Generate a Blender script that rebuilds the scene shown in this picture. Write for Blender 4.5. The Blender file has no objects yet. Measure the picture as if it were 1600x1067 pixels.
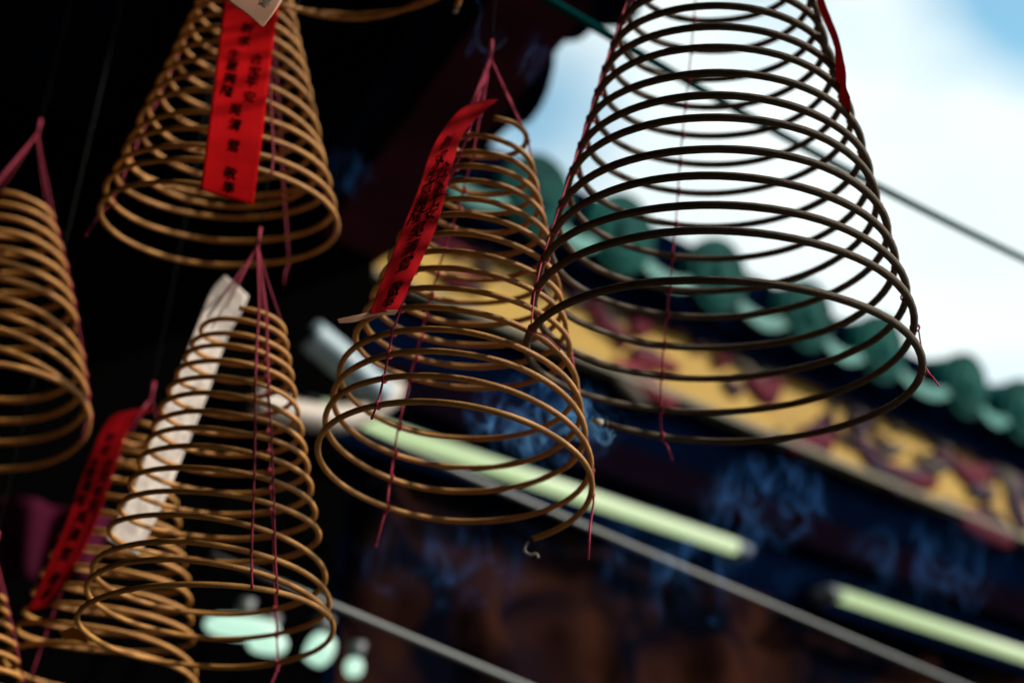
import bpy, bmesh, math, random
from mathutils import Vector, Matrix, noise
random.seed(7)
S = bpy.context.scene
COL = S.collection
R = math.radians

# ---------------------------------------------------------------- camera
PITCH, ROLL, FPX = R(25.0), R(4.2), 2150.0          # the frame is 1600 x 1067 units
_f = Vector((0, math.cos(PITCH), math.sin(PITCH)))
_r0 = Vector((1, 0, 0)); _u0 = _r0.cross(_f)
_r = _r0 * math.cos(ROLL) + _u0 * math.sin(ROLL)
_u = -_r0 * math.sin(ROLL) + _u0 * math.cos(ROLL)
cam = bpy.data.cameras.new("camera"); camo = bpy.data.objects.new("camera", cam); COL.objects.link(camo)
M = Matrix((( _r.x, _u.x, -_f.x, 0), (_r.y, _u.y, -_f.y, 0), (_r.z, _u.z, -_f.z, 0), (0, 0, 0, 1)))
EYE = Vector((0, 0, 1.6))
camo.matrix_world = Matrix.Translation(EYE) @ M
cam.sensor_width = 36.0; cam.lens = FPX / 1600 * 36
cam.clip_start = 0.02; cam.clip_end = 3000
cam.dof.use_dof = True; cam.dof.focus_distance = 1.03; cam.dof.aperture_fstop = 2.85; cam.dof.aperture_blades = 9
S.camera = camo
S.view_settings.view_transform = 'Standard'; S.view_settings.look = 'None'
S.view_settings.exposure = 0.33; S.view_settings.gamma = 1.0
S.cycles.use_denoising = True
S.cycles.max_bounces = 8
S.cycles.volume_bounces = 0
S.cycles.volume_step_rate = .5

# ---------------------------------------------------------------- sky and sun
SUN_EL, SUN_AZ = R(36), R(92)                      # azimuth clockwise from the view direction
W = bpy.data.worlds.new("World"); S.world = W; W.use_nodes = True
nt = W.node_tree; N = nt.nodes; N.clear(); Lk = nt.links.new
out = N.new('ShaderNodeOutputWorld'); bg = N.new('ShaderNodeBackground'); bg.inputs['Strength'].default_value = 0.12
sky = N.new('ShaderNodeTexSky'); sky.sky_type = 'NISHITA'; sky.sun_disc = False
sky.sun_elevation = SUN_EL; sky.sun_rotation = SUN_AZ
tc = N.new('ShaderNodeTexCoord'); mp = N.new('ShaderNodeMapping'); mp.inputs['Scale'].default_value = (1, 1, 1.6)
mp.inputs['Location'].default_value = (0.37, 0.11, 0.2)
nz = N.new('ShaderNodeTexNoise'); nz.inputs['Scale'].default_value = 3.3; nz.inputs['Detail'].default_value = 5; nz.inputs['Roughness'].default_value = .45
rp = N.new('ShaderNodeValToRGB'); rp.color_ramp.elements[0].position = .10; rp.color_ramp.elements[1].position = .40
nz2 = N.new('ShaderNodeTexNoise'); nz2.inputs['Scale'].default_value = 5.0; nz2.inputs['Detail'].default_value = 3
rp2 = N.new('ShaderNodeValToRGB'); rp2.color_ramp.elements[0].color = (5.7, 6.5, 6.6, 1); rp2.color_ramp.elements[1].color = (6.6, 7.4, 7.4, 1)
rp2.color_ramp.elements[0].position = .35; rp2.color_ramp.elements[1].position = .6
tint = N.new('ShaderNodeMix'); tint.data_type = 'RGBA'; tint.blend_type = 'MULTIPLY'; tint.inputs[0].default_value = 1
tint.inputs[7].default_value = (1.35, 1.9, 1.6, 1)
mx = N.new('ShaderNodeMix'); mx.data_type = 'RGBA'
Lk(tc.outputs['Generated'], mp.inputs[0]); Lk(mp.outputs[0], nz.inputs[0]); Lk(mp.outputs[0], nz2.inputs[0])

def ray(px, py): return _r * ((px - 800) / FPX) - _u * ((py - 533.5) / FPX) + _f
last = nz.outputs[0]
for px, py, w, k in ((1660, -60, .13, .55), (846, 170, .11, .30), (1500, -400, .5, .25)):   # openings in the cloud
    d = ray(px, py).normalized()
    vm = N.new('ShaderNodeVectorMath'); vm.operation = 'DISTANCE'; vm.inputs[1].default_value = d
    Lk(tc.outputs['Generated'], vm.inputs[0])
    mr = N.new('ShaderNodeMapRange'); mr.interpolation_type = 'SMOOTHSTEP'
    for i_, v_ in enumerate((0, w, k, 0)): mr.inputs[i_ + 1].default_value = v_
    Lk(vm.outputs['Value'], mr.inputs[0])
    sb = N.new('ShaderNodeMath'); sb.operation = 'SUBTRACT'; Lk(last, sb.inputs[0]); Lk(mr.outputs[0], sb.inputs[1]); last = sb.outputs[0]
Lk(last, rp.inputs[0]); Lk(nz2.outputs[0], rp2.inputs[0])
Lk(sky.outputs[0], tint.inputs[6])
Lk(rp.outputs[0], mx.inputs[0]); Lk(tint.outputs[2], mx.inputs[6]); Lk(rp2.outputs[0], mx.inputs[7])
Lk(mx.outputs[2], bg.inputs[0]); Lk(bg.outputs[0], out.inputs[0])
sl = bpy.data.lights.new("sun", 'SUN'); so = bpy.data.objects.new("sun", sl); COL.objects.link(so)
sl.energy = 4.6; sl.angle = R(3); sl.color = (1, .93, .82)
sd = Vector((math.sin(SUN_AZ) * math.cos(SUN_EL), math.cos(SUN_AZ) * math.cos(SUN_EL), math.sin(SUN_EL)))
so.rotation_euler = sd.to_track_quat('Z', 'Y').to_euler(); so.location = sd * 20

# ---------------------------------------------------------------- placing helpers
def ray(px, py): return _r * ((px - 800) / FPX) - _u * ((py - 533.5) / FPX) + _f
def at(px, py, Y):                       # point on the upright plane y = Y
    d = ray(px, py); return EYE + d * (Y / d.y)
def atz(px, py, z):                      # point on the level plane at height z
    d = ray(px, py); return EYE + d * ((z - EYE.z) / d.z)
def proj(p):
    p = p - EYE; k = p.dot(_f); return 800 + FPX * p.dot(_r) / k, 533.5 - FPX * p.dot(_u) / k
def depth(p): return (p - EYE).dot(_f)

# ---------------------------------------------------------------- object helpers
def tag(o, label=None, cat=None, group=None, kind=None):
    if label: o['label'] = label
    if cat: o['category'] = cat
    if group: o['group'] = group
    if kind: o['kind'] = kind
    return o
def empty(name, loc, label=None, cat=None, group=None):
    o = bpy.data.objects.new(name, None); COL.objects.link(o); o.location = loc; o.empty_display_size = .05
    bpy.context.view_layer.update()
    return tag(o, label, cat, group)
def link(name, bm, mat, parent=None, smooth=True):
    me = bpy.data.meshes.new(name)
    bmesh.ops.recalc_face_normals(bm, faces=bm.faces[:])
    bm.to_mesh(me); bm.free()
    if smooth:
        for p in me.polygons: p.use_smooth = True
    me.materials.append(mat)
    o = bpy.data.objects.new(name, me); COL.objects.link(o)
    if parent is not None:
        o.parent = parent
        o.matrix_parent_inverse = parent_world(parent).inverted()
    return o
def parent_world(p):
    m = Matrix.Translation(p.location)
    if p.parent is not None: m = Matrix()      # parts are built in world coordinates
    return m
def tube(bm, pts, rad, sides=8, closed=False, cap=True):
    """sweep a round section along points; rad is a number or a list"""
    n = len(pts); pts = [Vector(p) for p in pts]
    rs = rad if isinstance(rad, (list, tuple)) else [rad] * n
    t0 = (pts[1] - pts[0]).normalized()
    a = Vector((0, 0, 1)) if abs(t0.z) < .9 else Vector((1, 0, 0))
    x = (a - t0 * a.dot(t0)).normalized(); rings = []
    for i in range(n):
        t = (pts[min(i + 1, n - 1)] - pts[max(i - 1, 0)])
        if t.length < 1e-9: t = t0
        t = t.normalized()
        x = x - t * x.dot(t)
        x = x.normalized() if x.length > 1e-6 else Vector((1, 0, 0)); y = t.cross(x); t0 = t
        rings.append([bm.verts.new(pts[i] + (x * math.cos(2 * math.pi * k / sides) + y * math.sin(2 * math.pi * k / sides)) * rs[i]) for k in range(sides)])
    for i in range(n - 1):
        for k in range(sides):
            bm.faces.new((rings[i][k], rings[i][(k + 1) % sides], rings[i + 1][(k + 1) % sides], rings[i + 1][k]))
    if cap:
        bm.faces.new(rings[0][::-1]); bm.faces.new(rings[-1])
    return rings
def box(bm, lo, hi, mat=None):
    vs = [bm.verts.new((x, y, z)) for x in (lo[0], hi[0]) for y in (lo[1], hi[1]) for z in (lo[2], hi[2])]
    if mat is not None:
        for v in vs: v.co = mat @ v.co
    for f in ((0, 1, 3, 2), (4, 6, 7, 5), (0, 4, 5, 1), (2, 3, 7, 6), (0, 2, 6, 4), (1, 5, 7, 3)):
        bm.faces.new([vs[i] for i in f])
def spline(pts, per=8):
    """Catmull-Rom through points"""
    P = [Vector(p) for p in pts]; P = [P[0] * 2 - P[1]] + P + [P[-1] * 2 - P[-2]]; o = []
    for i in range(1, len(P) - 2):
        for k in range(per):
            t = k / per; a, b, c, d = P[i - 1:i + 3]
            o.append(.5 * (2 * b + (c - a) * t + (2 * a - 5 * b + 4 * c - d) * t * t + (3 * b - a - 3 * c + d) * t ** 3))
    o.append(P[-2]); return o
def lerp1(x, xs, ys):
    if x <= xs[0]:
        return ys[0] + (ys[1] - ys[0]) * (x - xs[0]) / (xs[1] - xs[0])
    for i in range(len(xs) - 1):
        if x <= xs[i + 1]: break
    return ys[i] + (ys[i + 1] - ys[i]) * (x - xs[i]) / (xs[i + 1] - xs[i])

# ---------------------------------------------------------------- materials
def mat(name, col, rough=.7, col2=None, scale=20, detail=4, bump=0, bscale=None, metal=0, spec=.5, stretch=(1, 1, 1), lo=.35, hi=.65, trans=0, dist=0):
    m = bpy.data.materials.new(name); m.use_nodes = True; t = m.node_tree; n = t.nodes; b = n['Principled BSDF']
    b.inputs['Base Color'].default_value = (*col, 1); b.inputs['Roughness'].default_value = rough
    b.inputs['Metallic'].default_value = metal; b.inputs['Specular IOR Level'].default_value = spec
    c = n.new('ShaderNodeTexCoord'); mpn = n.new('ShaderNodeMapping'); mpn.inputs['Scale'].default_value = stretch
    t.links.new(c.outputs['Object'], mpn.inputs[0])
    if col2:
        z = n.new('ShaderNodeTexNoise'); z.inputs['Scale'].default_value = scale; z.inputs['Detail'].default_value = detail
        z.inputs['Distortion'].default_value = dist
        rr = n.new('ShaderNodeValToRGB'); rr.color_ramp.elements[0].position = lo; rr.color_ramp.elements[1].position = hi
        rr.color_ramp.elements[0].color = (*col, 1); rr.color_ramp.elements[1].color = (*col2, 1)
        t.links.new(mpn.outputs[0], z.inputs[0]); t.links.new(z.outputs[0], rr.inputs[0]); t.links.new(rr.outputs[0], b.inputs['Base Color'])
    if bump:
        z = n.new('ShaderNodeTexNoise'); z.inputs['Scale'].default_value = bscale or scale * 3; z.inputs['Detail'].default_value = 3
        bn = n.new('ShaderNodeBump'); bn.inputs['Strength'].default_value = bump; bn.inputs['Distance'].default_value = .002
        t.links.new(mpn.outputs[0], z.inputs[0]); t.links.new(z.outputs[0], bn.inputs['Height']); t.links.new(bn.outputs[0], b.inputs['Normal'])
    if trans:
        o = n['Material Output']; tr = n.new('ShaderNodeBsdfTranslucent'); mxx = n.new('ShaderNodeMixShader'); mxx.inputs[0].default_value = trans
        if col2: t.links.new(rr.outputs[0], tr.inputs[0])
        else: tr.inputs[0].default_value = (*col, 1)
        t.links.new(b.outputs[0], mxx.inputs[1]); t.links.new(tr.outputs[0], mxx.inputs[2]); t.links.new(mxx.outputs[0], o.inputs[0])
    return m
def emit(name, col, strength):
    m = bpy.data.materials.new(name); m.use_nodes = True; b = m.node_tree.nodes['Principled BSDF']
    b.inputs['Base Color'].default_value = (.12, .12, .12, 1); b.inputs['Emission Color'].default_value = (*col, 1); b.inputs['Emission Strength'].default_value = strength
    return m
def smoke_mat(name, col, dens):
    m = bpy.data.materials.new(name); m.use_nodes = True; t = m.node_tree; t.nodes.remove(t.nodes['Principled BSDF'])
    v = t.nodes.new('ShaderNodeVolumeScatter'); v.inputs['Color'].default_value = (*col, 1); v.inputs['Density'].default_value = dens
    t.links.new(v.outputs[0], t.nodes['Material Output'].inputs['Volume']); return m

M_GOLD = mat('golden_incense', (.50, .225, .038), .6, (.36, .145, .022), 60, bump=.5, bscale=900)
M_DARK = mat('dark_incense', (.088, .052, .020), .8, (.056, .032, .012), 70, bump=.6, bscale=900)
M_ASH = mat('grey_ash', (.45, .42, .34), .9, (.3, .27, .2), 300)
M_CHAR = mat('charred_incense', (.012, .011, .01), .9)
M_PINK = mat('pink_thread', (.62, .05, .12), .8, (.45, .02, .08), 300)
M_CRIM = mat('crimson_thread', (.30, .007, .04), .8, (.22, .005, .03), 300)
M_DTHR = mat('dark_red_thread', (.22, .02, .04), .8, (.14, .012, .03), 300)
M_STRING = mat('grey_string', (.008, .009, .010), .8)
M_RED = mat('red_paper', (.54, .003, .005), .9, (.44, .002, .004), 14, bump=.25, bscale=120, trans=.35, spec=.05)
M_DEEP = mat('deeper_red_paper', (.36, .002, .006), .9, (.26, .0015, .004), 14, bump=.25, bscale=120, trans=.2, spec=.05)  # a deeper red than the long slip
M_DIM = mat('shade_dimmed_red_paper', (.20, .0015, .004), .9, (.14, .001, .003), 14, bump=.25, bscale=120, trans=.15, spec=.03)  # rear slip's red darkened for the shade it hangs in
M_DRED = mat('dark_red_paper', (.34, .02, .035), .8, (.26, .012, .025), 20, trans=.5, spec=.1)
M_WHITE = mat('white_paper', (.84, .76, .68), .8, (.58, .50, .45), 70, bump=.3, bscale=80, trans=.4, spec=.2)
M_PEACH = mat('peach_paper', (.72, .42, .28), .8, (.66, .36, .24), 25, trans=.3)
M_INK = mat('black_ink', (.004, .001, .001), .95, spec=.0)
M_GINK = mat('green_ink', (.05, .16, .12), .8)
M_BLACK = mat('soot_and_shade_black', (.0008, .0008, .001), .95, (.0014, .0012, .0012), 3, spec=0)  # soot black; on the left panel it stands for deep shade
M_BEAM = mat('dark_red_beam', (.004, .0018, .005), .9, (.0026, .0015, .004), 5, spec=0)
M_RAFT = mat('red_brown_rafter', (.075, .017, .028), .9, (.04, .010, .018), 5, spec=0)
M_CEIL = mat('sooty_blue_shade_ceiling', (.003, .005, .013), .95, (.006, .008, .018), 3, spec=0)  # soot black, with the bluish lift of its shadow put into the colour
M_NAVY = mat('blue_shade_paint', (.0004, .0018, .0072), .9, (.0006, .0030, .0125), 2.2, spec=0, stretch=(1, 1, 2))  # near black; the bluish shade of the facade is put into the colour
M_TEAL = mat('teal_glaze', (.016, .15, .13), .5, (.045, .23, .20), 9, spec=.1)
M_TEALD = mat('dark_teal_glaze', (.001, .040, .036), .6, (.003, .080, .070), 9, spec=.04)
M_PALE = mat('pale_moulding', (.15, .125, .075), .7, (.10, .09, .06), 3, stretch=(1, 1, 1))
M_GREY = mat('grey_metal', (.13, .14, .14), .5, (.09, .10, .10), 5)
M_DGREY = mat('dull_metal', (.11, .125, .125), .5, (.08, .09, .1), 5)
M_CREAM = mat('cream_paint', (.60, .52, .45), .5, (.5, .43, .38), 6)
M_BLUEW = mat('pale_blue_paint', (.30, .40, .46), .5, (.22, .32, .38), 6)
M_WIRE = mat('green_cable', (.0006, .034, .034), .9, spec=0)
M_STONE = mat('paving_stone', (.075, .065, .055), .85, (.05, .045, .04), 2.0, bump=.3)
M_CARVE = mat('carved_wood', (.0015, .002, .005), .9, (.036, .012, .0065), 3.6, 3, spec=0, lo=.42, hi=.72, dist=.6)
M_MAG = mat('magenta_cloth', (.045, .002, .014), .9, (.025, .0012, .008), 8, spec=.05)
M_ORANGE = mat('orange_paper', (.7, .22, .02), .8)
M_TUBE = emit('lit_tube', (.56, .74, .38), .74)
M_LAMP = emit('lit_lamp', (.52, .84, .66), .85)
M_SMOKE = smoke_mat('blue_smoke', (.17, .46, 1.0), 280)
M_SMOKE2 = smoke_mat('thin_blue_smoke', (.12, .40, 1.0), 13)

# frieze: ochre ground with crimson, purple and grey-blue painted clouds
def frieze_mat():
    m = bpy.data.materials.new('painted_frieze'); m.use_nodes = True; t = m.node_tree; n = t.nodes; b = n['Principled BSDF']
    b.inputs['Roughness'].default_value = .7; b.inputs['Specular IOR Level'].default_value = .1
    c = n.new('ShaderNodeTexCoord'); mpn = n.new('ShaderNodeMapping'); mpn.inputs['Scale'].default_value = (1.3, 1.3, 2.6)
    z = n.new('ShaderNodeTexNoise'); z.inputs['Scale'].default_value = 2.2; z.inputs['Detail'].default_value = 5; z.inputs['Roughness'].default_value = .62; z.inputs['Distortion'].default_value = .5
    r = n.new('ShaderNodeValToRGB'); e = r.color_ramp.elements
    # painted clouds: ochre low on the board, purple and slate clouds massed along its top
    sp = n.new('ShaderNodeSeparateXYZ'); t.links.new(c.outputs['Object'], sp.inputs[0])
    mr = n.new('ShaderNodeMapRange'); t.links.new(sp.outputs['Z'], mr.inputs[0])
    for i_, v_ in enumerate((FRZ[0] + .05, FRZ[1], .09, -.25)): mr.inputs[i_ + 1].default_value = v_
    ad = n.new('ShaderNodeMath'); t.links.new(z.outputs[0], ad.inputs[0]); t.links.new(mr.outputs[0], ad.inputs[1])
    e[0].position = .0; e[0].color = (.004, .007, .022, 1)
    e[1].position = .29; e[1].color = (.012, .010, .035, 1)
    for p, cc in ((.33, (.07, .035, .07)), (.37, (.10, .075, .07)), (.40, (.22, .15, .07)), (.43, (.36, .215, .05)), (.52, (.42, .255, .055)), (.62, (.44, .27, .06))):
        x = e.new(p); x.color = (*cc, 1)
    t.links.new(c.outputs['Object'], mpn.inputs[0]); t.links.new(mpn.outputs[0], z.inputs[0]); t.links.new(ad.outputs[0], r.inputs[0]); t.links.new(r.outputs[0], b.inputs['Base Color'])
    return m
M_SCROLL = mat('crimson_relief', (.10, .004, .016), .8, (.075, .005, .018), 5, spec=.1)

# ---------------------------------------------------------------- setting: ground
bm = bmesh.new()
for i in range(1): box(bm, (-400, -400, -.2), (400, 400, 0))
tag(link('ground', bm, M_STONE, smooth=False), 'stone paved temple courtyard', None, None, 'structure')

# ---------------------------------------------------------------- setting: temple hall across the courtyard
AZ = R(53.0)
U = Vector((math.sin(AZ), math.cos(AZ), 0)); NN = Vector((-math.cos(AZ), math.sin(AZ), 0)); Z = Vector((0, 0, 1))
D0 = 2.5
FM = Matrix(((U.x, NN.x, 0, 0), (U.y, NN.y, 0, 0), (0, 0, 1, 0), (0, 0, 0, 1)))   # (u, n, z) -> world
def fac(u, n, z): return U * u + NN * n + Z * z
def fuz(px, py, n=D0):                   # picture point -> (u, z) on the plane at distance n
    d = ray(px, py); p = EYE + d * (n / d.dot(NN)); return p.dot(U), p.z
def fz(pts, n=D0): return sum(fuz(x, y, n)[1] for x, y in pts) / len(pts)
ZF0 = fz([(1010, 585), (1150, 645), (1600, 860)])          # bottom of the painted frieze
ZCAP = fz([(971, 362), (1120, 425), (1259, 487), (1376, 545), (1508, 602)], 2.42)
ZT = fz([(800, 730), (1140, 858)], 2.4); ZT2 = fz([(1310, 912), (1590, 1035)], 2.4)
ZR = fz([(700, 735), (930, 820), (1500, 1067)], 2.42)
ZR2 = fz([(520, 945), (810, 1065)], 2.42)
UL_, UR_ = -4.0, 14.0
hall = empty('temple_hall', fac(3, D0, 0), 'dark temple hall with teal tiled eave and a yellow painted frieze across the courtyard', 'temple')
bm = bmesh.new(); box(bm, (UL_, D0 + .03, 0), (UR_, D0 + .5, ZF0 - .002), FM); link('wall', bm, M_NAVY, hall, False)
# frieze board with raised crimson scrollwork
ZFT = ZF0 + .47
FRZ = (ZF0, ZFT); M_FRIEZE = frieze_mat()
bm = bmesh.new(); box(bm, (UL_, D0, ZF0 + .002), (UR_, D0 + .45, ZFT), FM); fr = link('frieze', bm, M_FRIEZE, hall, False)
M_PURP = mat('purple_relief', (.042, .010, .034), .7, (.022, .008, .026), 5, spec=.1)
M_SLATE = mat('slate_relief', (.10, .08, .055), .7, (.06, .052, .05), 5, spec=.1)
M_ROSE = mat('rose_relief', (.20, .018, .028), .7, (.15, .012, .024), 5, spec=.1)
def stroke(pts, r, m):                                 # a flattened carved cloud stroke on the board
    P = spline([Vector((*fuz(x, y), 0)) for x, y in pts], 6); n = len(P); bm = bmesh.new(); rows = []
    for i, p in enumerate(P):
        t = (P[min(i + 1, n - 1)] - P[max(i - 1, 0)]).normalized(); s_ = Vector((-t.y, t.x, 0)); w = r * (.35 + .65 * math.sin(math.pi * (i + .5) / n) ** .6)
        row = []
        for k in range(7):
            q = k / 3 - 1; c_ = p + s_ * w * q
            row.append(bm.verts.new(fac(c_.x, D0 - .001 - .018 * math.sqrt(max(0, 1 - q * q)), c_.y)))
        rows.append(row)
    for a_, b2 in zip(rows, rows[1:]):
        for k in range(6): bm.faces.new((a_[k], a_[k + 1], b2[k + 1], b2[k]))
        bm.faces.new((a_[6], a_[0], b2[0], b2[6]))
    bm.faces.new(rows[0]); bm.faces.new(rows[-1][::-1])
    link('relief_cloud', bm, m, fr)
for pts, r, m in (
    ([(1150, 515), (1172, 540), (1168, 565)], .05, M_PURP), ([(1165, 590), (1195, 615), (1215, 598)], .055, M_SCROLL), ([(1228, 700), (1262, 688), (1290, 690), (1278, 662)], .05, M_SCROLL),
    ([(1350, 640), (1342, 685), (1366, 724), (1410, 742), (1445, 738)], .045, M_PURP), ([(1380, 728), (1420, 748), (1460, 756)], .045, M_SCROLL), ([(1485, 722), (1515, 745), (1540, 738)], .06, M_SCROLL),
    ([(1495, 805), (1535, 822), (1575, 846)], .07, M_SCROLL), ([(1590, 745), (1586, 785), (1600, 830)], .08, M_PURP), ([(955, 572), (1005, 598), (1050, 634)], .055, M_ROSE),
    ([(1075, 478), (1092, 515), (1085, 548)], .05, M_PURP), ([(985, 480), (1005, 500), (985, 520)], .05, M_SCROLL), ([(925, 500), (960, 520), (975, 545)], .04, M_SCROLL),
    ([(1385, 620), (1440, 660), (1480, 705)], .07, M_SLATE), ([(1190, 555), (1235, 560), (1270, 590)], .06, M_SLATE), ([(1285, 610), (1330, 625), (1340, 650)], .055, M_SLATE), ([(1530, 700), (1570, 740), (1580, 775)], .07, M_SLATE),
    ([(1020, 455), (1050, 470), (1075, 500)], .05, M_SLATE), ([(668, 372), (700, 385), (722, 400)], .035, M_SCROLL), ([(685, 430), (715, 440), (745, 438)], .035, M_SCROLL), ([(795, 398), (820, 410), (835, 430)], .04, M_PURP),
    ([(760, 350), (790, 365), (815, 385)], .035, M_SLATE), ([(870, 430), (895, 450), (900, 480)], .05, M_PURP), ([(1640, 800), (1680, 840), (1720, 845)], .08, M_SCROLL), ([(1700, 790), (1760, 830), (1790, 880)], .08, M_PURP)):
    stroke(pts, r * .8, m)
    for q in range(4):                                 # smaller curls round each cloud
        ox, oy = random.uniform(-60, 60), random.uniform(-42, 22); k_ = random.choice((-.6, .6))
        stroke([(x0 * .5 + pts[0][0] * .5 + ox, y0 * .5 + pts[0][1] * .5 + oy + k_ * abs(x0 - pts[0][0]) * .3) for x0, y0 in pts], r * random.uniform(.25, .5), random.choice((m, M_PURP, M_SLATE)))
# moulding under the frieze
bm = bmesh.new(); box(bm, (fuz(556, 600)[0] + .004, D0 - .02, ZF0 - .016), (UR_, D0 + .02, ZF0), FM)
link('moulding', bm, M_PALE, hall, False)
# dark red tie beam in the shade under the moulding
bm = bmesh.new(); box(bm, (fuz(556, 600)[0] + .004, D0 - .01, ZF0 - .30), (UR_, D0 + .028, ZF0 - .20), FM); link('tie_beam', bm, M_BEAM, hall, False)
# eave: boards, pan tiles and barrel tiles
EN = 2.42                                                   # the eave overhangs the frieze
SL = .20                                                   # roof slope
def er(u, n, z): return fac(u, EN + n, z + n * SL)
caps = [fuz(x, y, EN)[0] for x, y in ((839, 300), (971, 362), (1120, 425), (1259, 487), (1376, 545), (1508, 602), (1597, 650))]
du = (caps[5] - caps[1]) / 4
RC = .10
CZ = [fuz(x, y, EN)[1] for x, y in ((839, 312), (971, 366), (1120, 427), (1259, 485), (1376, 545), (1508, 598), (1597, 648))]
um_, zm_ = sum(caps) / 7, sum(CZ) / 7
EG = sum((a - um_) * (b - zm_) for a, b in zip(caps, CZ)) / sum((a - um_) ** 2 for a in caps)   # the eave lifts gently towards its corner
def ez(u): return zm_ + EG * (u - um_)
def er(u, n, z): return fac(u, EN + n, z - ZCAP + ez(u) + n * SL)
print('eave', EG, [round(b - ez(a), 3) for a, b in zip(caps, CZ)])
bm = bmesh.new()
vs = [er(UL_, .03, ZCAP - .135), er(UR_, .03, ZCAP - .135), er(UR_, 2.6, ZCAP - .135), er(UL_, 2.6, ZCAP - .135)]
a = [bm.verts.new(v) for v in vs]; b_ = [bm.verts.new(v + Z * .05) for v in vs]
bm.faces.new(a); bm.faces.new(b_[::-1])
for i in range(4): bm.faces.new((a[i], a[(i + 1) % 4], b_[(i + 1) % 4], b_[i]))
roof = link('roof', bm, M_NAVY, hall, False)
bm = bmesh.new(); v8 = [bm.verts.new(fac(u_, n_, z_)) for u_ in (UL_, UR_) for n_ in (EN + .05, D0 + .4) for z_ in (ZFT, ez(u_) - .125)]
for f_ in ((0, 1, 3, 2), (4, 6, 7, 5), (0, 4, 5, 1), (2, 3, 7, 6), (0, 2, 6, 4), (1, 5, 7, 3)): bm.faces.new([v8[q] for q in f_])
link('eave_board', bm, M_NAVY, hall, False)
US = [caps[0] - du * k for k in (4, 3, 2, 1)] + caps + [caps[6] + du * k for k in range(1, 9)]
for u, un in zip(US, US[1:]):
    du = un - u
    zc = ZCAP
    bm = bmesh.new()
    tube(bm, [er(u, 0, ZCAP), er(u, 2.4, ZCAP)], RC, 18)
    tube(bm, [er(u, -.012, ZCAP), er(u, .02, ZCAP)], [RC * 1.10, RC * 1.10], 24)      # round end disc with a raised ring and boss
    tube(bm, [er(u, -.022, ZCAP), er(u, -.0125, ZCAP)], [RC * .80, RC * .86], 24); tube(bm, [er(u, -.034, ZCAP), er(u, -.0225, ZCAP)], [RC * .28, RC * .45], 16)
    o = link('barrel_tile', bm, M_TEALD, roof, False)
    bm = bmesh.new(); um = u + du / 2; prev = None                                 # concave pan tile with its drip lip
    for j in range(13):
        q = (j / 12 - .5); x = um + q * (du - RC * .9); dz = -.045 * math.cos(q * math.pi) - .015
        row = [bm.verts.new(er(x, .0, ZCAP + dz)), bm.verts.new(er(x, .0, ZCAP + dz - .025 - .02 * math.cos(q * math.pi))), bm.verts.new(er(x, .014, ZCAP + dz - .025 - .02 * math.cos(q * math.pi))), bm.verts.new(er(x, .014, ZCAP + dz - .014)), bm.verts.new(er(x, 2.4, ZCAP + dz - .014)), bm.verts.new(er(x, 2.4, ZCAP + dz))]
        if prev:
            for c in range(6): bm.faces.new((prev[c], prev[(c + 1) % 6], row[(c + 1) % 6], row[c]))
        else: bm.faces.new(row)
        prev = row
    bm.faces.new(prev[::-1])
    link('pan_tile', bm, M_TEAL, roof, False)
# lower edge moulding and carved wood screen
bm = bmesh.new(); nu, nz_ = 260, 60; u0c, u1c = fuz(560, 850)[0], 10.5; z1c = fz([(700, 735), (930, 820), (1500, 1067)], D0 + .01); z0c = z1c - 1.2; grid = []
for i in range(nu + 1):
    for j in range(nz_ + 1):
        uu = u0c + (u1c - u0c) * i / nu; zz = z0c + (z1c - z0c) * j / nz_
        d = noise.fractal(Vector((uu * 5.5, zz * 2.6, 3)), 1, 2, 4) * .09 + .02 * abs(math.sin(uu * 9.0))
        edge = 1 if 0 < i < nu and 0 < j < nz_ else 0
        grid.append(bm.verts.new(fac(uu, D0 + .024 - .8 * max(d, 0) * edge, zz)))
for i in range(nu):
    for j in range(nz_):
        k = i * (nz_ + 1) + j; bm.faces.new((grid[k], grid[k + 1], grid[k + nz_ + 2], grid[k + nz_ + 1]))
link('carved_screen', bm, M_CARVE, hall)

# two pale wires stretched along the courtyard
def wire(pts, n, rad, u1, label, m):
    (ua, za), (ub, zb) = fuz(*pts[0], n), fuz(*pts[-1], n); g = (zb - za) / (ub - ua); bm = bmesh.new()
    P = [fac(ua + (u1 - ua) * k / 30, n, za + g * (u1 - ua) * k / 30 - .003 * math.sin(math.pi * k / 30)) for k in range(31)]
    tube(bm, P, rad, 10)
    return tag(link('wire', bm, m), label, 'wire', 'pale wires stretched across the courtyard')
wire([(560, 672), (930, 822), (1500, 1067)], 1.6, .0046, 6, 'pale grey wire running just under the long tube lamp', M_GREY)
wire([(330, 866), (520, 943), (815, 1067)], 1.6, .0050, 5, 'pale grey wire at the bottom, beside the right edge of the front left coil', M_GREY)

# fluorescent lamps under the frieze
def lamp(pa, pb, z, label, rad=.019):
    ua, ub = fuz(*pa, 2.4)[0], fuz(*pb, 2.4)[0]
    t = empty('fluorescent_lamp', fac((ua + ub) / 2, 2.4, z), label, 'lamp', 'fluorescent tube lamps under the frieze')
    bm = bmesh.new(); tube(bm, [fac(ua, 2.4, z), fac(ub, 2.4, z)], rad, 16); link('tube', bm, M_TUBE, t)
    for e, s in ((ua, -1), (ub, 1)):
        bm = bmesh.new(); tube(bm, [fac(e + s * .002, 2.4, z), fac(e + s * .05, 2.4, z)], rad * .8, 14); box(bm, (e + s * .01, 2.40, z - .02), (e + s * .04, 2.468, z + .02), FM); link('end_cap', bm, M_DGREY, t)
    bm = bmesh.new(); box(bm, (ua + .0, 2.47, z - .03), (ub, 2.528, z + .05), FM); link('batten', bm, M_NAVY, t, False)
    return t
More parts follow.
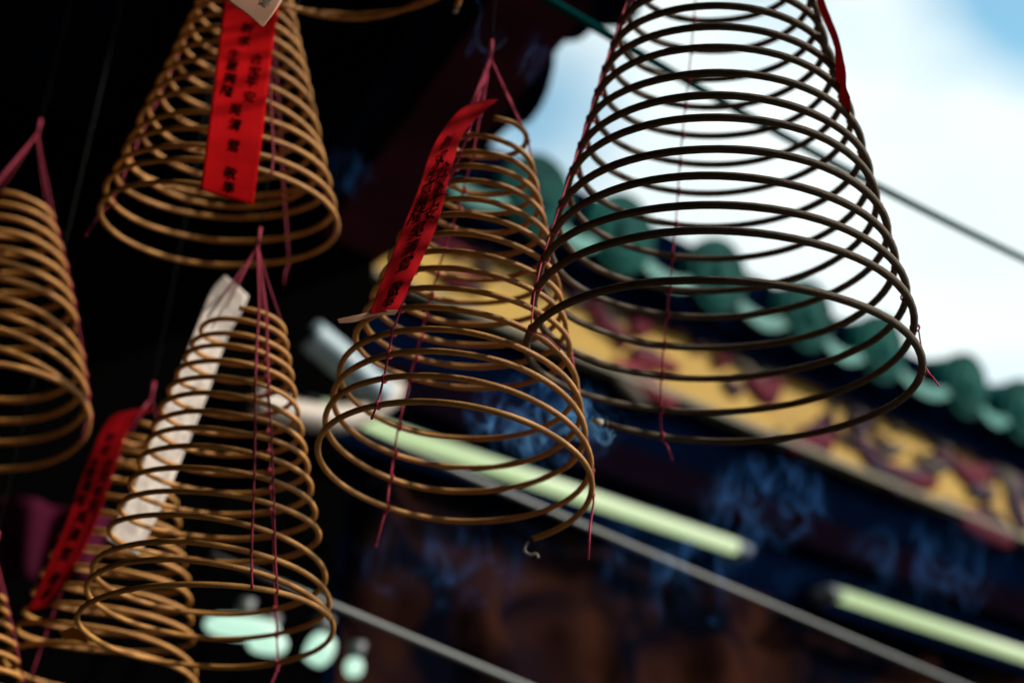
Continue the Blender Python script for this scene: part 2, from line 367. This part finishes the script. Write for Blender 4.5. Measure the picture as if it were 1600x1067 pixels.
lamp((505, 612), (1148, 858), ZT, 'lit greenish white tube lamp behind the middle incense coil')
lamp((1312, 916), (1860, 1140), ZT2, 'lit greenish white tube lamp below the yellow frieze at the lower right')

# pale bracket arms beside the long lamp
def bar(name, pts, n, rad, m, label, cat, flat=1.0):
    P = []
    for x, y in pts:
        u_, z_ = fuz(x, y, n); P.append(fac(u_, n, z_))
    bm = bmesh.new(); tube(bm, spline(P, 8), rad, 10); return tag(link(name, bm, m), label, cat)
bar('bracket_arm', [(395, 628), (470, 648), (540, 652), (600, 622), (612, 600)], 2.36, .03, M_CREAM, 'cream curved bracket arm beside the left end of the long tube lamp', 'bracket')
bar('brace', [(484, 522), (530, 560), (600, 622)], 2.34, .035, M_BLUEW, 'pale blue slanting brace above the left end of the long tube lamp', 'brace')

# small lit lamps low on the left
def shade(px, py, w, h, label, tilt=0):
    n = 2.3; u_, z_ = fuz(px, py, n); c = fac(u_, n, z_); k = depth(c) / FPX
    t = empty('ceiling_lamp', c, label, 'lamp', 'lit lamps low behind the left coils')
    bm = bmesh.new(); bmesh.ops.create_uvsphere(bm, u_segments=20, v_segments=12, radius=1)
    fx, fzv = (_r * math.cos(tilt) - _u * math.sin(tilt)), None
    fzv = _f.cross(fx)
    for v in bm.verts:
        x, y, zz = v.co
        x = math.copysign(abs(x) ** .6, x)
        v.co = c + fx * (x * w * k / 2) + fzv * (zz * h * k / 2) + _f * (y * .03)
    link('globe', bm, M_LAMP, t)
    bm = bmesh.new(); tube(bm, [c + Z * h * k * .5, c + Z * (h * k * .5 + .03)], [.012, .02], 10); link('socket', bm, M_DGREY, t)
    bm = bmesh.new(); tube(bm, [c + Z * (h * k * .5 + .03), c + Z * (h * k * .5 + .30) + NN * .2], .005, 8); link('stem', bm, M_BLACK, t)
shade(378, 980, 118, 36, 'long flat lit lamp behind the bottom rings of the front left coil', .12)
shade(418, 1004, 62, 34, 'small lit lamp just under the long flat lamp', .15)
shade(500, 1014, 44, 50, 'lit lamp by the lower right edge of the front left coil', .5)
shade(553, 1042, 28, 28, 'smallest round lit lamp at the bottom beside the front left coil')

# green cable across the sky
wa, wb = fuz(870, 8, .95), fuz(1600, 405, .95)
dw = ((wb[0] - wa[0]), (wb[1] - wa[1]))
bm = bmesh.new(); tube(bm, [fac(wa[0] + dw[0] * t, .95, wa[1] + dw[1] * t - .012 * math.sin(math.pi * t)) for t in [i / 20 for i in range(-8, 34)]], .0050, 8)
tag(link('cable', bm, M_WIRE), 'thin dark green cable slanting across the open sky', 'cable')

# ---------------------------------------------------------------- setting: dark canopy roof overhead
ZC = EYE.z + 1.55
canopy = empty('canopy_roof', (-2, 2, ZC), 'black sooty canopy roof overhead from which the incense coils hang', 'canopy')
edge = [atz(x, y, ZC) for x, y in ((490, 540), (585, 430), (700, 300), (775, 218))]
orn = [atz(x, y, ZC) for x, y in ((800, 196), (812, 198), (828, 192), (846, 168), (858, 140), (866, 105), (868, 72), (876, 64), (892, 66), (908, 62), (922, 50), (940, 44), (965, 44), (986, 40), (1000, 20), (1006, -30))]
poly = edge + orn + [Vector((.42, .9, ZC)), Vector((.55, -1.79, ZC)), Vector((-6.99, -1.79, ZC)), Vector((-7, 4.2, ZC))]
lastu = edge[0]
poly = [fac(0.0, 2.46, ZC) * 1.0 if False else p for p in poly]
poly += [Vector((edge[0].x - 1.5, edge[0].y + .9, ZC))]
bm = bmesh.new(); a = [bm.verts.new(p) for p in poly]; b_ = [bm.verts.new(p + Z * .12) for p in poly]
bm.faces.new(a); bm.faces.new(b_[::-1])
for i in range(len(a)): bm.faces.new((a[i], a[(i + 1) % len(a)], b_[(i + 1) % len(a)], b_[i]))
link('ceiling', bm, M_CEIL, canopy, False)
def beam(p, q, w, h, m, name='rafter', drop=0):
    a_, b2 = atz(*p, ZC), atz(*q, ZC); d = (b2 - a_).normalized(); s = d.cross(Z)
    bm = bmesh.new(); Mx = Matrix(((d.x, s.x, 0, a_.x), (d.y, s.y, 0, a_.y), (0, 0, 1, ZC), (0, 0, 0, 1)))
    box(bm, (0, -w / 2, -h - drop), ((b2 - a_).length, w / 2, -.002 - drop), Mx); link(name, bm, m, canopy, False)
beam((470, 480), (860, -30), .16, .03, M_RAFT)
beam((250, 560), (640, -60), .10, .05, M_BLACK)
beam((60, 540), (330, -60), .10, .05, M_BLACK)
# side wall in the dark on the left
bm = bmesh.new(); box(bm, (-7.2, -1.79, 0), (-7, 8, 6)); tag(link('side_wall', bm, M_BLACK, smooth=False), 'black side wall far to the left in the dark', 'wall')
# black panel for the dark recess on the left; its shade is painted
bm = bmesh.new(); box(bm, (-6, D0 - .02, 0), (fuz(556, 600)[0], D0 + .15, ZC + .2), FM); link('shade_panel', bm, M_BLACK, hall, False)

bm = bmesh.new(); box(bm, (-7, -1.95, 0), (9, -1.8, 4.5)); tag(link('sky_blocking_wall', bm, M_BLACK, smooth=False), 'added black wall out of view behind the viewer, blocking sky light', 'wall')  # added, unseen: keeps sky light from behind off the coils

# magenta cloth far in the dark
c0, c1, c2, c3 = [fac(*(lambda q: (q[0], 2.25, q[1]))(fuz(x, y, 2.25))) for x, y in ((-30, 770), (185, 800), (150, 905), (-30, 905))]
bm = bmesh.new(); rows = []
for i in range(21):
    t = i / 20; w = NN * .02 * math.sin(t * 14)
    p, q = c0.lerp(c1, t) + w, c3.lerp(c2, t) + w * 1.4
    rows.append([bm.verts.new(p.lerp(q, s / 6)) for s in range(7)] + [bm.verts.new(p.lerp(q, s / 6) + NN * .006) for s in range(6, -1, -1)])
for i in range(20):
    for s in range(14): bm.faces.new((rows[i][s], rows[i][(s + 1) % 14], rows[i + 1][(s + 1) % 14], rows[i + 1][s]))
bm.faces.new(rows[0]); bm.faces.new(rows[-1][::-1])
tag(link('cloth', bm, M_MAG), 'dim magenta cloth hanging in the dark at the lower left', 'cloth')

# ---------------------------------------------------------------- incense coils
def coil(label, Y, prof, near, far, start, rod, m, threads, apex=None, ash=None, group='incense coils hanging from the canopy', tails=None, loop=True, up=None, tmat=None, trad=.0009, jit=.0):
    """prof: (centre x, centre y, width) in picture units from the lowest ring up; near / far: heights of the ring fronts and backs.
    Angle phi: far 0, right 90, near 180, left 270, rising with the coil."""
    prof = sorted(prof, key=lambda p: -p[1])
    C = [at(x, y, Y) for x, y, w in prof]
    Rr = [w / 2 * depth(c) / FPX for (x, y, w), c in zip(prof, C)]
    A = (C[-1] - C[0]).normalized(); Ln = A.cross(Vector((0, -1, 0))).normalized() * -1
    if Ln.x < 0: Ln = -Ln
    Nn = Vector((0, -1, 0)); Nn = (Nn - A * Nn.dot(A)).normalized()
    s = [(c - C[0]).dot(A) for c in C]
    def cen(x): return Vector((lerp1(x, s, [c.x for c in C]), Y, lerp1(x, s, [c.z for c in C])))
    def rad(x): return min(Rr[0] * .995, max(.004, lerp1(x, s, Rr)))
    def pt(phi, x):
        p = R(phi); return cen(x) + (Ln * math.sin(p) - Nn * math.cos(p)) * rad(x)
    def solve(phi, yv):
        a_, b2 = s[0] - .25, s[-1] + .5
        for _ in range(50):
            mid = (a_ + b2) / 2
            if proj(pt(phi, mid))[1] > yv: a_ = mid
            else: b2 = mid
        return (a_ + b2) / 2
    keys = {}
    for ph, yv in near: keys[ph] = solve(180, yv)
    for ph, yv in far: keys[ph] = solve(0, yv)
    ks = sorted(keys); vs = [keys[k] for k in ks]
    def sv(phi):                                     # monotone-ish cubic through the keys
        for i in range(len(ks) - 1):
            if phi <= ks[i + 1]: break
        h = ks[i + 1] - ks[i]; t = (phi - ks[i]) / h
        def sl(j):
            if j <= 0: return (vs[1] - vs[0]) / (ks[1] - ks[0])
            if j >= len(ks) - 1: return (vs[-1] - vs[-2]) / (ks[-1] - ks[-2])
            return (vs[j + 1] - vs[j - 1]) / (ks[j + 1] - ks[j - 1])
        m0, m1 = sl(i) * h, sl(i + 1) * h
        return (2*t**3-3*t**2+1)*vs[i] + (t**3-2*t**2+t)*m0 + (-2*t**3+3*t**2)*vs[i+1] + (t**3-t**2)*m1
    end = ks[-1]; step = 5.0; n = int((end - start) / step); sd_ = random.random() * 100
    P = []
    for i in range(n + 1):
        ph = start + (end - start) * i / n; x = sv(ph); p = pt(ph, x)
        q = ph * .011 + sd_
        wob = .012 + jit
        p += (Ln * math.sin(R(ph)) - Nn * math.cos(R(ph))) * rad(x) * wob * noise.noise(Vector((q, 0, 0))) + Z * .0016 * noise.noise(Vector((q * 1.7, 5, 0)))
        P.append(p)
    base = cen(s[0])
    t = empty('incense_coil', base, label, 'incense coil', group)
    bm = bmesh.new(); tube(bm, P, [rod * (1 + .05 * noise.noise(Vector((i * .3, sd_, 0)))) for i in range(len(P))], 10)
    spi = link('spiral', bm, m, t)
    d0 = (P[0] - P[2]).normalized()
    if ash:                                          # burning tip: a char ring and a grey ash stub
        bm = bmesh.new(); tube(bm, [P[0] - d0 * .002, P[0] + d0 * .003], rod * 1.04, 10); link('burnt_ring', bm, M_CHAR, t)
        bm = bmesh.new()
        if ash == 'stub': tube(bm, [P[0] + d0 * .003, P[0] + d0 * .009, P[0] + d0 * .013], [rod * .95, rod * .9, rod * .55], 10)
        else:
            e = P[0] + d0 * .003
            tube(bm, spline([e, e + Vector((-.003, 0, -.004)), e + Vector((-.004, 0, -.010)), e + Vector((.001, 0, -.013)), e + Vector((.006, 0, -.012)), e + Vector((.008, 0, -.015))], 5), rod * .45, 7)
        link('ash_tip', bm, M_ASH, t)
    top = P[-1]
    ax = cen(vs[-1])
    ap = at(*apex, Y) if apex else ax + A * .12
    def pass_pts(phi0):
        o = []; ph = phi0
        while ph < start: ph += 360
        while ph <= end:
            x = sv(ph); o.append((ph, pt(ph, x))); ph += 360
        return o
    tm = tmat or M_PINK
    for phi0, tail, knots in threads:
        ps = pass_pts(phi0)
        if not ps: continue
        bm = bmesh.new(); pts = []
        low = ps[0][1]; o0 = (low - cen(sv(ps[0][0]))).normalized()
        if tail:
            pts += [low + Vector((tail[0], -.002, -tail[1])), low + Vector((tail[0] * .55, -.004, -tail[1] * .5)), low + Vector((tail[0] * .1, 0, -tail[1] * .12)) + o0 * rod]
        sgn = 1
        for k, (ph, p) in enumerate(ps):
            oo = (p - cen(sv(ph))).normalized()
            pts += [p - Z * rod * .9 + oo * rod * .9 * sgn, p + oo * rod * 1.15 * sgn, p + Z * rod * .9 + oo * rod * .5 * sgn]
            if k % 2: pass
        pts.append(pts[-1].lerp(ap, .5)); pts.append(ap)
        tube(bm, pts, trad, 6)
        if knots:
            for ph, p in ps:                          # a turn of thread round the rod
                tg = (pt(ph + 2, sv(ph + 2)) - pt(ph - 2, sv(ph - 2))).normalized()
                x1 = (Z - tg * Z.dot(tg)).normalized(); y1 = tg.cross(x1)
                ring = [p + (x1 * math.cos(a_) + y1 * math.sin(a_)) * (rod * 1.08 + trad * .4) + tg * trad * .9 * math.sin(a_ * .5) for a_ in [2 * math.pi * q / 12 for q in range(13)]]
                tube(bm, ring, trad * 1.05, 6)
            if tail:
                bmesh.ops.create_icosphere(bm, subdivisions=1, radius=trad * 2.2, matrix=Matrix.Translation(pts[2]))
                bmesh.ops.create_icosphere(bm, subdivisions=1, radius=trad * 1.5, matrix=Matrix.Translation(pts[0]))
        link('tie_thread', bm, tm, t)
    if loop:                                          # strands from the top ring to a knot, then a string to the roof
        bm = bmesh.new(); xe = vs[-1]
        for ph, f in ((100, .7), (200, .5), (250, .9), (290, .7)):
            p = pt(ph, xe); tube(bm, [p, p.lerp(ap, .5) + Vector((0, 0, -.002)), ap], trad * f, 6)
        bmesh.ops.create_icosphere(bm, subdivisions=2, radius=trad * 2.6, matrix=Matrix.Translation(ap))
        tube(bm, [ap + Z * .02, ap], trad * 2.2, 8)
        link('hanging_loop', bm, tm, t)
    bm = bmesh.new(); q = Vector((ap.x + (up or 0), ap.y, ZC - .002)); tube(bm, [ap, q], .0005, 6); link('hanging_string', bm, M_STRING, t)
    return t, pt, sv, P

def nf(near, far, n0, f0):
    """near / far heights listed from the bottom; n0, f0 = angle of the first of each"""
    return [(n0 + 360 * i, y) for i, y in enumerate(near)], [(f0 + 360 * i, y) for i, y in enumerate(far)]

# the dark coil against the sky
n_, f_ = nf([442, 364, 322, 279, 235, 185, 152, 116, 76, 44, 11, -22, -54, -86, -117, -148, -178, -207],
            [686, 643, 591, 543, 495, 454, 404, 354, 302, 257, 213, 168, 125, 80, 33, -12, -56, -98], 180, 0)
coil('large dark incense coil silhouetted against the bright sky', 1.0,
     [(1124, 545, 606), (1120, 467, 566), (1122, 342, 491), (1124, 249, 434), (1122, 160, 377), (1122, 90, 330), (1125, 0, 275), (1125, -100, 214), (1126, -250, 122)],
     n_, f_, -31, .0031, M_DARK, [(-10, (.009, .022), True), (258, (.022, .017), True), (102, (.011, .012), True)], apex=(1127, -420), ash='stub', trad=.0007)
# the middle coil
n_, f_ = nf([631, 590, 551, 517, 484, 452, 422, 395, 367, 338, 312, 284, 261, 239, 215, 184], [862, 814, 767, 730, 686], 180, 0)
f_ += [(0 + 360 * i, y) for i, y in ((15, 246),)]
coil('golden brown incense coil in the middle, sprung loose, ash curl at its tip', 1.06,
     [(711, 722, 431), (714, 672, 404), (718, 590, 366), (730, 500, 308), (742, 400, 246), (758, 300, 165), (770, 214, 106)],
     n_, f_, 38, .0025, M_GOLD, [(328, (-.006, .035), True), (211, (-.004, .012), True), (88, (0, .055), False)], apex=(766, 90), ash='curl', tmat=M_PINK)
# upper left coil
n_, f_ = nf([288, 250, 228, 201, 174, 141, 116, 90, 65, 42, 21, 0, -20, -40, -60, -78], [415, 377, 340, 307], -180, 0)
coil('golden incense coil at the upper left behind the long red slip', 1.21,
     [(346, 337, 362), (352, 300, 333), (359, 225, 284), (372, 130, 220), (379, 60, 173), (386, 10, 141), (397, -60, 95), (402, -100, 70)],
     n_, f_, -206, .0025, M_GOLD, [(28, (0, .03), False), (147, None, False), (272, (-.018, .04), True)], apex=(412, -190), tmat=M_CRIM)
# front left coil
n_, f_ = nf([912, 875, 847, 806, 768, 731, 697, 669, 643, 615, 589, 564, 540, 521, 499, 481], [1042, 997, 959], 180, 360)
coil('golden incense coil at the lower left in front of a long white slip', 1.18,
     [(324, 990, 398), (330, 900, 357), (344, 800, 298), (353, 725, 255), (362, 637, 206), (370, 581, 169), (385, 495, 111)],
     n_, f_, 96, .0024, M_GOLD, [(152, None, False), (26, (-.006, .05), True), (140, None, False)], apex=(402, 384), tmat=M_CRIM)
# rear left coil
n_, f_ = nf([1005, 975, 945, 915, 886, 857, 829, 802, 776, 751, 728, 705, 682, 660], [1112, 1085], 180, 0)
coil('small incense coil half hidden behind the lower left coil, with a dim red slip', 1.46,
     [(150, 1085, 312), (160, 1030, 285), (171, 968, 255), (185, 890, 214), (204, 781, 140), (226, 668, 56)],
     n_, f_, 0, .0025, M_GOLD, [(300, (-.004, .02), True)], apex=(236, 622), tmat=M_CRIM)
# far left coil
n_, f_ = nf([566, 533, 506, 482, 457, 430, 406, 384, 359, 338, 318, 301], [733, 691, 658, 626], 180, 360)
coil('incense coil cut off by the left border of the photo, hung on a crimson loop', 1.36,
     [(-30, 637, 326), (-16, 550, 276), (-3, 468, 224), (10, 390, 166), (22, 315, 100)],
     n_, f_, 60, .0030, M_GOLD, [(80, (0, .03), True), (200, None, False)], apex=(58, 210), tmat=M_CRIM)
# lowest left coil, only its edge in view
n_, f_ = nf([1110, 1084, 1058, 1033, 1008, 984, 961, 940, 922], [1180], 180, 0)
coil('incense coil of which only the right edge shows in the bottom left corner', 1.36,
     [(-62, 1120, 210), (-50, 1060, 160), (-38, 1000, 114), (-28, 935, 66)], n_, f_, 0, .0025, M_GOLD, [(80, None, False)], apex=(-10, 860), tmat=M_CRIM)
# coil above the frame
n_, f_ = nf([-112, -150, -190, -226, -260, -294, -326, -356], [50, 22, -48], 180, 0)
coil('incense coil mostly above the top border, just its lowest ring showing', 1.04,
     [(545, -57, 350), (550, -140, 300), (558, -250, 235), (570, -400, 140)], n_, f_, 76, .0024, M_GOLD, [(250, None, False)], apex=(580, -480), ash='stub')

# ---------------------------------------------------------------- paper prayer slips
def ribbon(name, rows, m, label, group=None, cat='paper slip', thick=.0003, texts=None, ink=None, sub=6, wave=0):
    """rows: ((left x, y), (right x, y), distance of left, distance of right)"""
    A_ = spline([at(r[0][0], r[0][1], r[2]) for r in rows], sub); B_ = spline([at(r[1][0], r[1][1], r[3]) for r in rows], sub)
    L_ = [0]
    for i in range(1, len(A_)): L_.append(L_[-1] + ((A_[i] + B_[i]) / 2 - (A_[i-1] + B_[i-1]) / 2).length)
    def res(Q):
        o = []
        for k in range(81):
            x = L_[-1] * k / 80; i = 0
            while i < len(L_) - 2 and L_[i + 1] < x: i += 1
            o.append(Q[i].lerp(Q[i + 1], (x - L_[i]) / max(1e-9, L_[i + 1] - L_[i])))
        return o
    A_, B_ = res(A_), res(B_)
    n = len(A_); w = 16
    def P(t, q):                                     # t 0..1 down the slip, q 0..1 across it
        x = t * (n - 1); i = min(int(x), n - 2); f = x - i
        p = A_[i].lerp(A_[i + 1], f).lerp(B_[i].lerp(B_[i + 1], f), q)
        return p + Vector((0, -1, 0)) * (wave * math.sin(q * 3.1 + t * 5) * .5 + wave * noise.noise(Vector((t * 6, q * 2, len(label)))))
    def Nrm(t, q):
        e = .01; t = min(t, .985)
        v = (P(t + e, q) - P(t, q)).cross(P(t, min(q + .05, 1)) - P(t, max(q - .05, 0))).normalized()
        return v if v.y < 0 else -v
    bm = bmesh.new(); F_ = []; K_ = []
    for i in range(n):
        t = i / (n - 1)
        F_.append([bm.verts.new(P(t, q / w)) for q in range(w + 1)])
        K_.append([bm.verts.new(P(t, q / w) - Nrm(t, q / w) * thick) for q in range(w + 1)])
    for i in range(n - 1):
        for q in range(w):
            bm.faces.new((F_[i][q], F_[i][q + 1], F_[i + 1][q + 1], F_[i + 1][q])); bm.faces.new((K_[i][q], K_[i + 1][q], K_[i + 1][q + 1], K_[i][q + 1]))
        for q in (0, w): bm.faces.new((F_[i][q], F_[i + 1][q], K_[i + 1][q], K_[i][q]))
    for i in (0, n - 1):
        for q in range(w): bm.faces.new((F_[i][q], F_[i][q + 1], K_[i][q + 1], K_[i][q]))
    o = tag(link(name, bm, m), label, cat, group)
    if texts:
        bm = bmesh.new()
        for body, t0, q0, ht, wq, rot in texts:      # each character: place down, place across, height and width as shares of the slip
            cu = bpy.data.curves.new('glyph', 'FONT'); cu.body = body; cu.size = 1; cu.align_x = 'CENTER'; cu.align_y = 'CENTER'
            tmp = bpy.data.objects.new('glyph', cu); COL.objects.link(tmp); bpy.context.view_layer.update()
            me = bpy.data.meshes.new_from_object(tmp.evaluated_get(bpy.context.evaluated_depsgraph_get()))
            COL.objects.unlink(tmp); bpy.data.objects.remove(tmp)
            xs = [v.co.x for v in me.vertices]; ys = [v.co.y for v in me.vertices]
            if not xs: continue
            cx, cy = (min(xs) + max(xs)) / 2, (min(ys) + max(ys)) / 2
            for bx, by in ((0, 0), (.016, .004), (-.014, -.008)):     # a heavy brush: the stroke laid three times
              vv = []
              for v in me.vertices:
                x, y = v.co.x - cx + bx, v.co.y - cy + by
                x, y = x * math.cos(rot) - y * math.sin(rot), x * math.sin(rot) + y * math.cos(rot)
                x += y * .12                          # brush slant
                tt = min(max(t0 - y * ht, 0), 1); qq = q0 + x * wq
                vv.append(bm.verts.new(P(tt, qq) + Nrm(tt, qq) * (.0005 + .00008 * (bx > 0) + .00016 * (bx < 0))))
              for f in me.polygons:
                try: bm.faces.new([vv[i] for i in f.vertices])
                except ValueError: pass
            bpy.data.meshes.remove(me)
        ob = link('writing', bm, ink or M_INK, o, False)
    return o
def chars(lay, ht, wq, jit=.006):
    o = []
    for body, t, q in lay: o.append((body, t + random.uniform(-jit, jit), q + random.uniform(-.02, .02), ht, wq, random.uniform(-.08, .08)))
    return o
LAY = [('祈', .344, .48), ('求', .405, .46), ('合', .470, .71), ('家', .520, .71), ('平', .573, .70), ('安', .627, .69),
       ('生', .468, .30), ('意', .514, .29), ('興', .565, .27), ('隆', .618, .26), ('吳', .680, .46), ('清', .742, .46), ('鶯', .812, .47), ('敬', .915, .50), ('奉', .962, .50)]
SL_G = 'paper prayer slips tied to the incense coils'
ribbon('prayer_slip', [((352, -70), (442, -64), 1.09, 1.09), ((349, 0), (436, 4), 1.075, 1.075), ((340, 80), (424, 92), 1.045, 1.075), ((329, 170), (413, 190), 1.035, 1.065), ((320, 240), (404, 262), 1.03, 1.06), ((313, 296), (396, 321), 1.025, 1.055)],
       M_RED, 'long bright red slip with black brush characters in front of the upper left coil', SL_G, texts=chars(LAY, .049, .25), wave=.0012)
ribbon('prayer_slip', [((748, 158), (778, 156), .985, .99), ((712, 178), (752, 178), .965, .98), ((676, 232), (722, 212), .95, .975), ((652, 300), (704, 268), .945, .975), ((628, 360), (687, 340), .94, .975), ((600, 430), (657, 412), .935, .97), ((578, 490), (622, 486), .93, .96)],
       M_DEEP, 'red slip with black characters slanting along the left side of the middle coil', SL_G, texts=chars([(b, .30 + (t - .344) * 1.06, q) for b, t, q in LAY], .070, .42), wave=.002)
ribbon('curled_slip_end', [((622, 484), (617, 492), .955, .958), ((590, 486), (585, 494), .94, .942), ((560, 492), (555, 503), .925, .93), ((527, 499), (530, 505), .915, .92)], M_PEACH, 'peach curled paper end under the red slip of the middle coil', cat='paper end')
ribbon('prayer_slip', [((352, 430), (388, 462), 1.30, 1.345), ((330, 455), (380, 482), 1.30, 1.345), ((304, 520), (352, 535), 1.30, 1.345), ((268, 610), (322, 622), 1.30, 1.345), ((232, 700), (286, 712), 1.30, 1.345), ((205, 770), (256, 785), 1.30, 1.345), ((166, 842), (216, 868), 1.30, 1.345)],
       M_WHITE, 'long cream white paper slip behind the rings of the front left coil', SL_G, wave=.0015)
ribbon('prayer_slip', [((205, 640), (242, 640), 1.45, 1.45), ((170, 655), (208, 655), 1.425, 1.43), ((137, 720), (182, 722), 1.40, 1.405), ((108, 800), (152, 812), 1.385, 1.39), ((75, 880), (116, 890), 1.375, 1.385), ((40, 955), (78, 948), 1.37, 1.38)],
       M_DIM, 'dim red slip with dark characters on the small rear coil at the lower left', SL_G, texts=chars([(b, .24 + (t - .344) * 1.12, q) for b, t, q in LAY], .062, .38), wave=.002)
ribbon('prayer_slip', [((1268, -40), (1276, -42), .96, .95), ((1278, 10), (1290, 8), .95, .935), ((1300, 62), (1310, 58), .94, .92), ((1305, 88), (1321, 110), .935, .915), ((1306, 138), (1322, 136), .935, .915), ((1312, 144), (1329, 158), .93, .91), ((1321, 186), (1326, 190), .93, .925)],
       M_DRED, 'narrow dark red slip seen edge-on at the right of the dark coil', SL_G)
ribbon('paper_tag', [((330, -60), (455, -50), .93, .93), ((342, -20), (447, -12), .92, .92), ((354, 0), (440, 2), .915, .915), ((385, 22), (428, 20), .91, .91), ((409, 41), (411, 42), .905, .905)],
       M_PEACH, 'peach paper tag with green print over the top of the long red slip', cat='paper tag', texts=[('IZN', .50, .72, .20, .16, 2.9), ('7M', .62, .72, .16, .14, 2.9)], ink=M_GINK)
# scrap of orange paper on the rear coil
ribbon('paper_scrap', [((92, 985), (100, 1000), 1.27, 1.27), ((115, 980), (118, 1000), 1.265, 1.265), ((140, 992), (136, 1005), 1.26, 1.26)], M_ORANGE, 'scrap of orange paper caught in the rear left coil', cat='paper scrap')

# ---------------------------------------------------------------- smoke
def wisp(bm, pts, Y, r, curl=.0, seed=0, strands=4):
    B = spline([at(x, y, Y) for x, y in pts], 10); n = len(B)
    for k in range(strands):                          # fine strands that fan out and rejoin
        o = []; sk = seed + k * 13.7
        for i, p in enumerate(B):
            v = Vector((noise.noise(Vector((i * .11, sk, 0))), noise.noise(Vector((i * .11, sk, 9))), noise.noise(Vector((i * .11, sk, 5)))))
            v += .4 * Vector((noise.noise(Vector((i * .33, sk, 2))), 0, noise.noise(Vector((i * .33, sk, 7)))))
            o.append(p + v * curl * (.25 + .75 * i / n))
        a, b = random.uniform(0, .25), random.uniform(.7, 1.0); o = o[int(a * n):max(int(a * n) + 6, int(b * n))]; m_ = len(o)
        tube(bm, o, [max(.0002, r * (.15 + .85 * math.sin(math.pi * (i + .3) / m_) ** .7 + .35 * noise.noise(Vector((i * .25, sk, 3))))) for i in range(m_)], 6)
bm = bmesh.new()
W_ = [([(956, 664), (940, 672), (925, 655), (938, 690), (955, 685), (950, 668), (930, 645), (915, 620)], 1.16, .0019, .008),
      ([(925, 690), (905, 670), (915, 640), (895, 610), (905, 585)], 1.18, .0019, .012),
      ([(945, 650), (920, 660), (905, 690), (890, 670), (900, 640)], 1.20, .0017, .012),
      ([(744, -5), (752, 20), (746, 45), (750, 75), (765, 80), (785, 68), (791, 60), (784, 57)], 1.2, .0008, .002),
      ([(800, 128), (815, 110), (822, 90), (835, 75), (852, 78)], 1.2, .0009, .002)]
for i, (p, Y, r, c) in enumerate(W_): wisp(bm, p, Y, r * .42, c * 1.1, i * 3.7, 4)
tag(link('smoke', bm, M_SMOKE), 'thin curling blue incense smoke', None, None, 'stuff')
def veil_mat(name, scale, dens, seed, width=.0006):
    """soft smoke: filaments where two noise fields cross, fading out towards the edge of the cloud"""
    m = bpy.data.materials.new(name); m.use_nodes = True; t = m.node_tree; n = t.nodes; n.remove(n['Principled BSDF']); L = t.links.new
    c = n.new('ShaderNodeTexCoord'); sep = n.new('ShaderNodeVectorMath'); sep.operation = 'MULTIPLY_ADD'; sep.inputs[1].default_value = (2, 2, 2); sep.inputs[2].default_value = (-1, -1, -1)
    L(c.outputs['Generated'], sep.inputs[0]); ln = n.new('ShaderNodeVectorMath'); ln.operation = 'LENGTH'; L(sep.outputs[0], ln.inputs[0])
    fo = n.new('ShaderNodeMapRange'); fo.interpolation_type = 'SMOOTHSTEP'
    for i_, v_ in enumerate((.25, .95, 1, 0)): fo.inputs[i_ + 1].default_value = v_
    L(ln.outputs['Value'], fo.inputs[0])
    def math2(op, a, b=None):
        x = n.new('ShaderNodeMath'); x.operation = op
        for k_, v_ in enumerate((a, b)):
            if v_ is None: continue
            if isinstance(v_, (int, float)): x.inputs[k_].default_value = v_
            else: L(v_, x.inputs[k_])
        return x.outputs[0]
    sq = []
    for k_ in range(2):
        mp_ = n.new('ShaderNodeMapping'); mp_.inputs['Scale'].default_value = (1, 1, .55); mp_.inputs['Location'].default_value = (seed + k_ * 7.3, seed * .7, k_ * 3.1); L(c.outputs['Object'], mp_.inputs[0])
        z = n.new('ShaderNodeTexNoise'); z.inputs['Scale'].default_value = scale; z.inputs['Detail'].default_value = 1.2; z.inputs['Distortion'].default_value = .7; L(mp_.outputs[0], z.inputs[0])
        d = math2('SUBTRACT', z.outputs[0], .5); sq.append(math2('MULTIPLY', d, d))
    e = math2('DIVIDE', math2('ADD', sq[0], sq[1]), -width)
    fil = math2('EXPONENT', e); sheet = math2('MULTIPLY', math2('EXPONENT', math2('DIVIDE', sq[0], -width * .8)), .07)
    tot = math2('MULTIPLY', math2('MULTIPLY', math2('ADD', fil, sheet), fo.outputs[0]), dens)
    v = n.new('ShaderNodeVolumeScatter'); v.inputs['Color'].default_value = (.10, .34, 1.0, 1); L(tot, v.inputs['Density']); L(v.outputs[0], n['Material Output'].inputs['Volume'])
    return m
for k, (px, py, Y, w, h, d, sc, dn) in enumerate(((850, 655, 1.27, 300, 170, .07, 26, 95), (1200, 785, 1.75, 260, 170, .12, 17, 26), (1450, 880, 1.9, 340, 200, .12, 13, 7), (700, 880, 1.75, 380, 200, .12, 13, 8), (552, 270, 1.65, 130, 100, 05e-2, 18, 13), (1080, 880, 1.8, 420, 240, .12, 12, 9), (800, 80, 1.32, 190, 150, .04, 20, 9))):
    c = at(px, py, Y); q = depth(c) / FPX; bm = bmesh.new()
    bmesh.ops.create_uvsphere(bm, u_segments=24, v_segments=14, radius=1)
    for v in bm.verts: v.co = c + Vector((v.co.x * w / 2 * q, v.co.y * d, v.co.z * h / 2 * q))
    tag(link('smoke', bm, veil_mat('drifting_smoke', sc, dn, k * 5.3)), 'faint drifting blue incense smoke', None, None, 'stuff')
